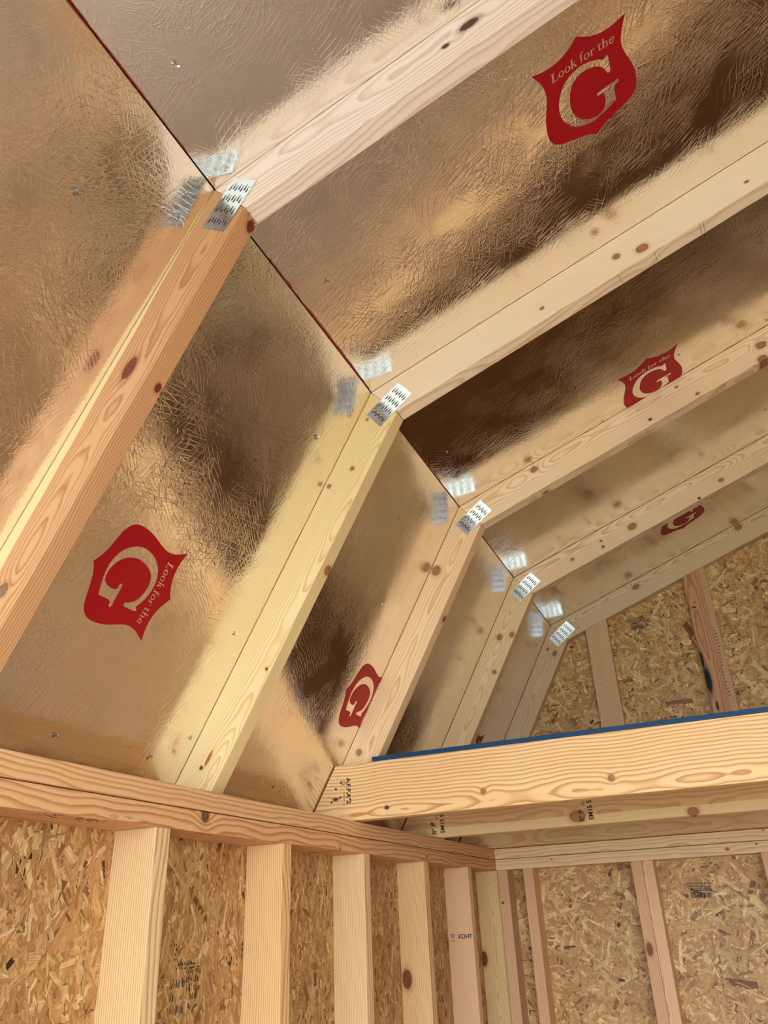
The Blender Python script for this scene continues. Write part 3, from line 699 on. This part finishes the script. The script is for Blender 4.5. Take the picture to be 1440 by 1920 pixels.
PK1 = wood('stud_rose_knot', srgb(214, 170, 124), srgb(186, 132, 86), 140, 0.04, 0.02, 0.04, 0.6, [(ZS - 1.6546, .010, .004, 1.0, srgb(90, 30, 20))], seed=22.0)
PK3 = wood('stud_rose_flame', srgb(218, 172, 126), srgb(190, 132, 86), 120, 0.04, 0.02, 0.04, 0.6, [(ZS - 1.4886, .015, .010, 2.0, srgb(150, 74, 52))], seed=23.0)
GY = YB - D
def gstud(x, m, lb):   # edge to the room: frame across = +x, pushed back along +y
    o = board('wall_stud', (x, GY, ZS), (0, 0, -1), (1, 0, 0), rect(ZS, T), (0, 1, 0), D - 0.0008, m, None, 0.002)
    tag(o, lb, 'stud', 'back wall studs'); return o
gstud(0.09452, PK1, 'narrow pinkish back wall stud in the corner, touching the left wall')
gstud(0.19325, PK, 'narrow pinkish back wall stud, second from the corner')
gstud(0.58886, PK3, 'left half of the doubled back wall stud, pink with a flame-shaped knot')
gstud(0.6275, wood('stud_light_edge', srgb(232, 190, 142), srgb(200, 146, 98), 170, 0.03, 0.0, 0.03, 0.8, seed=24), 'right half of the doubled back wall stud, lighter striped grain')
gstud(1.02067, PK, 'back wall stud cut by the right edge of the photograph')
for i, x in enumerate((1.43, 1.84, 2.25, 2.66, 2.915)): gstud(x, GEN[i % 3], 'back wall stud beyond the right edge, %s along' % ('first second third fourth fifth'.split()[i]))

# flat studs of the gable above the loft
def gable_stud(x, m, lb):
    zt = lambda xx: Iz + (min(xx, WB - xx) - Ix) * du[1] / du[0] - 0.0006
    z0 = ZP + 0.0002; h1 = zt(x) - z0; h2 = zt(x + D) - z0
    o = board('gable_stud', (x, 1.1732, z0), (0, 0, 1), (1, 0, 0), [(0, 0), (0, D), (h2, D), (h1, 0)], (0, 1, 0), T - 0.0008, m, None, 0.002)
    tag(o, lb, 'stud', 'gable studs above the loft'); return o
G1 = wood('gable_stud_clear', srgb(226, 186, 136), srgb(186, 136, 88), 110, 0.03, 0.01, 0.03, 0.8, seed=31)
zb0 = ZP
G2 = wood('gable_stud_waney', srgb(208, 158, 110), srgb(158, 98, 62), 90, 0.03, -0.02, 0.04, 0.9,
          [(2.37 - zb0, .009, .012, 4.0, K_BLK), (2.45 - zb0, .002, .008, 4.0, K_BLK), (2.66 - zb0, .02, .006, .7, srgb(120, 66, 40)), (2.27 - zb0, .02, .004, 4.0, srgb(60, 28, 16))],
          sap=(0.066, 1, srgb(206, 166, 116)), seed=32)
gable_stud(0.56513, G1, 'smooth clear gable stud standing under the shallow rafter, behind the loft edge')
gs2 = gable_stud(0.97418, G2, 'reddish waney gable stud with a black rotten hole')
# bark streaks along the waney edge
Mx = Matrix([[1, 0, 0, 0.97418], [0, 0, -1, 1.1728], [0, 1, 0, 0], [0, 0, 0, 1]])
gg = random.Random(5)
pl = []
for i in range(22):
    z = 2.30 + i * 0.0125; x = 0.066 + gg.uniform(-.002, .002) - 0.004 * math.sin(i * .3); w = gg.uniform(.004, .009)
    pl.append([(x, z), (x + w, z + .004), (x + w, z + .0075), (x, z + .0042)])
poly_sheet('bark_streak', Mx, pl, INKG, gs2)
gable_stud(1.3835, GEN[0], 'gable stud left of the ridge, past the right edge')
gable_stud(WB - .974 - D, GEN[1], 'gable stud right of the ridge, past the right edge')
gable_stud(WB - .565 - D, GEN[2], 'gable stud under the right shallow rafter, past the right edge')

# ------------------------------------------------------------------ loft
JM = [wood('joist_banded', srgb(234, 194, 136), srgb(184, 122, 66), 70, 0.02, -0.02, 0.06, 0.95,
           [(.4311, 1.8807 - ZP, .0065, 1.0, K_BRN), (.1739, 1.8666 - ZP, .0045, 1.3, K_DRK), (.7379, 1.8805 - ZP, .0075, 1.0, K_BRN), (.8791, 1.9754 - ZP, .0075, 1.2, K_BRN), (1.08, 1.9348 - ZP, .012, 1.2, K_BRN), (.0287, 1.8994 - ZP, .004, 2.0, K_DRK)], seed=41),
      wood('joist_brown', srgb(222, 176, 118), srgb(190, 138, 86), 70, 0.03, -0.03, 0.05, 0.8,
           [(.5384, 1.8676 - ZP, .016, 1.4, srgb(186, 122, 72)), (.8672, 1.8528 - ZP, .012, 1.3, srgb(180, 112, 66)), (.0703, .042, .004, 1, K_DRK)], sap=(0.028, -1, srgb(238, 206, 146)), seed=42),
      wood('joist_plain', srgb(216, 174, 120), srgb(186, 138, 88), 70, 0.03, -0.03, 0.05, 0.7, seed=43)]
jl = ['front loft joist under the blue deck edge, small black letters at its left end',
      'second loft joist, brown with a pale lower edge, half hidden behind the front one', 'rear loft joist lying just above the back wall plates']
JO = []
def joist(y, m, lb):
    h = ZD - ZP - 0.0004
    xl0 = foil_x(ZP) + 0.003; xl1 = foil_x(ZD) + 0.003
    o = board('loft_joist', (0, y, ZP + 0.0002), (1, 0, 0), (0, 0, 1), [(xl0, 0), (WB - xl0, 0), (WB - xl1, h), (xl1, h)], (0, 1, 0), T, m, None, 0.002)
    tag(o, lb, 'joist', 'loft joists'); JO.append(o)
for y, m, lb in zip((-0.0386, 0.5588, 1.1344), JM, jl): joist(y, m, lb)
def deck_face(p, n):
    return 1 if n.y < -0.7 or abs(n.x) > 0.7 else 0
deck = board('loft_deck', (0, -0.0386, ZD), (1, 0, 0), (0, 0, 1), rect(WB - 0.1363, 0.0115, 0.1363, 0), (0, 1, 0), 1.21, [OSBD, BLUE], None, 0.0006, deck_face)
tag(deck, 'strand board loft deck with blue painted edges lying on the loft joists', 'loft deck')

# ------------------------------------------------------------------ stamps on the wood
def face_frame(P, right, up):
    Rr = Vector(right).normalized(); U = Vector(up).normalized(); N = Rr.cross(U)
    M = Matrix.Identity(4)
    for i in range(3): M[i][0] = Rr[i]; M[i][1] = U[i]; M[i][2] = N[i]; M[i][3] = P[i]
    return M
yj = -0.0386 - 0.0004
text_mesh('ink_stamp', 'A.F.P.A\u00b02', face_frame((0.0615, yj, 1.950), (0, 0, -1), (1, 0, 0)), 0.0165, INK, JO[0], space=1.02, bold=0.0006)
text_mesh('ink_stamp', '23', face_frame((0.047, yj, 1.946), (0, 0, -1), (1, 0, 0)), 0.014, INK, JO[0])
text_mesh('ink_stamp', 'S-DRY 16', face_frame((0.051, yj, 1.916), (0, 0, -1), (1, 0, 0)), 0.008, INKG, JO[0])
for (x, z) in ((.030, 1.925), (.017, 1.893), (.043, 1.903), (.045, 1.940)):
    P_ = [(0.0035 * math.cos(a * math.pi / 5), 0.0035 * math.sin(a * math.pi / 5)) for a in range(10)]
    poly_sheet('nail_dimple', face_frame((x, yj, z), (1, 0, 0), (0, 0, 1)), [P_], INKG, JO[0])
y2 = 0.5588 - 0.0004
for x0 in (0.062, 0.535):
    text_mesh('ink_stamp', 'SM15 S001', face_frame((x0 + .050, y2, ZP + .012), (0, 0, 1), (-1, 0, 0)), 0.019, INK, JO[1], bold=0.0005)
    text_mesh('ink_stamp', 'HSP HSM', face_frame((x0 + .030, y2, ZP + .052), (0, 0, 1), (-1, 0, 0)), 0.014, INKG, JO[1])
    text_mesh('ink_stamp', 'II\u00b0 P', face_frame((x0 + .022, y2, ZP + .010), (0, 0, 1), (-1, 0, 0)), 0.020, INK, JO[1], bold=0.0005)
    text_mesh('ink_stamp', 'N', face_frame((x0 + .004, y2, ZP + .070), (0, 0, 1), (-1, 0, 0)), 0.024, INK, JO[1], bold=0.0005)
text_mesh('ink_stamp', 'KDHT', face_frame((0.0375, 0.83 - .0004, 1.549), (1, 0, 0), (0, 0, 1)), 0.019, INK, st[4], space=.9, bold=0.0003)
text_mesh('ink_stamp', 'TP', face_frame((0.009, 0.83 - .0004, 1.551), (1, 0, 0), (0, 0, 1)), 0.017, INK, st[4], space=.8)
text_mesh('ink_stamp', 'Hto', face_frame((0.012, 0.83 - .0004, 1.541), (1, 0, 0), (0, 0, 1)), 0.008, INKG, st[4])

def smear(name, M, w, h, rows, cols, seed, mat, parent, fill=0.55, slant=0.0):
    g = random.Random(seed); P = []
    for r in range(rows):
        for c in range(cols):
            if g.random() > fill: continue
            x = (c + g.random() * .6) * w / cols; y = (r + .2 * g.random()) * h / rows
            a = w / cols * g.uniform(.25, .8); b = h / rows * g.uniform(.3, .75); s_ = slant * b
            P.append([(x, y), (x + a, y + g.uniform(-.1, .1) * b), (x + a + s_, y + b), (x + s_, y + b * g.uniform(.8, 1.1))])
    return poly_sheet(name, M, P, mat, parent)
def barcode(parent, P, M):
    g = random.Random(9); PL_ = []
    x = 0.0
    while x < 0.070:
        w = g.choice((.0009, .0014, .0022)); PL_.append(rc(x, 0, x + w, .018)); x += w + g.choice((.0009, .0015))
    for i, (y, x0, h) in enumerate(((.022, .0, .0045), (.029, -.006, .0022), (.034, -.010, .003), (.040, -.012, .0022), (.0455, -.012, .003))):
        x = x0
        while x < .072:
            w = g.uniform(.001, .0035); PL_.append(rc(x, y, x + w, y + h)); x += w + g.uniform(.0006, .0016)
    poly_sheet('printed_barcode', M, PL_, INK, parent)
barcode(wb, None, face_frame((0.764, YB - .0016, 1.640), (1, 0, -.04), (0.04, 0, 1)))
barcode(gob, None, face_frame((0.7425, YG - .0016, 2.6225), (1, 0, .05), (-.05, 0, 1)))
# worn black stencils on the left wall sheathing
lw = lambda y, z: face_frame((0.0013, y, z), (0, 1, 0), (0, 0, 1))
smear('ink_stencil', lw(-0.640, 1.475), .045, .060, 3, 14, 1, INK, wl, .75)
smear('ink_stencil', lw(-0.590, 1.480), .040, .085, 6, 9, 2, INK, wl, .7)
smear('ink_stencil', lw(-0.625, 1.545), .070, .012, 2, 14, 3, INK, wl, .6, .3)
smear('ink_stencil', lw(-0.645, 1.560), .020, .030, 4, 4, 4, INK, wl, .6, .3)
smear('ink_stencil', lw(-0.700, 1.520), .045, .022, 3, 10, 5, INK, wl, .55)
smear('ink_stencil', lw(-0.705, 1.462), .060, .009, 2, 20, 6, INK, wl, .7)
smear('ink_stencil', lw(-0.645, 1.452), .075, .008, 2, 22, 7, INK, wl, .6)
# stamp beside the rear steel plate and pencil marks
smear('ink_stamp', face_frame((.500, 1.1726, 2.700), (.50, 0, -.86), (.86, 0, .5)), .062, .020, 4, 14, 8, INK, TT['T5'], .6)
# green and blue smudges along the left lower plate
PLT = [o for o in bpy.data.objects if o.name.startswith('top_plate')]
SMG = plain('green_smudge', srgb(110, 116, 84), 0.8, nscale=300, var=.5)
for (y, z, w, h, sd) in ((-.935, ZS + .0035, .022, .007, 11), (-.90, ZS + .006, .02, .004, 12), (-.862, ZS + .004, .018, .004, 13), (.63, ZS + .014, .02, .007, 14), (-.60, ZS + .001, .02, .003, 15)):
    smear('smudge', face_frame((D + .0004, y, z), (0, 1, 0), (0, 0, 1)), w, h, 4, 10, sd, SMG, PLT[1], .7)
for (y, sd, w) in ((-1.06, 21, .13), (-.70, 22, .07), (-.60, 23, .05)):
    smear('ink_stamp', face_frame((D - .004, y, ZS - .0004), (0, 1, 0), (-1, 0, 0)), w, .030 if sd == 21 else .018, 4, 24, sd, INK, PLT[1], .5, .2)

# frayed saw fibres at the nearest knee joint and pencil ticks under the rafters
g = random.Random(12); bm = bmesh.new()
for i in range(46):
    t = g.random(); x = Ix + .002 * g.random(); z = Iz - .001; y = -1.22707 + T * t
    a = math.radians(g.uniform(-150, -35)); L = g.uniform(.004, .014); w = .0005
    p0 = Vector((x, y, z)); d = Vector((math.cos(a), g.uniform(-.5, .5), math.sin(a))); q = p0 + d * L * .5; r = q + (d + Vector((g.uniform(-.6, .6), g.uniform(-.4, .2), g.uniform(-.3, .5)))) * L * .5
    o = Vector((0, 1, .3)).normalized() * w
    vs_ = [bm.verts.new(v) for v in (p0 - o, p0 + o, q + o * .8, r, q - o * .8)]
    bm.faces.new(vs_)
me = bpy.data.meshes.new('splinter'); bm.to_mesh(me); bm.free()
sp = put('splinter', me, None, (plain('frayed_fibre', srgb(226, 182, 128)),), TT['T1']); tag(sp, kind='stuff')
def tick(key, y, u, bend):
    d = Vector((du[0], 0, du[1])); n = Vector((du[1], 0, -du[0])); P = Vector((Ox, y, Oz)) + n * (D + .0003)
    M = Matrix.Identity(4); X = d; Y = Vector((0, 1, 0)); Z = X.cross(Y)
    for i in range(3): M[i][0] = X[i]; M[i][1] = Y[i]; M[i][2] = Z[i]; M[i][3] = P[i]
    poly_sheet('pencil_tick', M, [[(u, .002), (u + .0008, .002), (u + bend + .0008, T * .9), (u + bend, T * .9)]], INKG, TT[key])
for k_, y_, u_, b_ in (('T2', -.61711, .765, .003), ('T2', -.61711, .773, .002), ('T2', -.61711, .662, .004), ('T2', -.61711, .578, .006), ('T3', 0, .79, .003), ('T3', 0, .782, .003), ('T3', 0, .555, .004), ('T4', .59721, .69, .003)): tick(k_, y_, u_, b_)
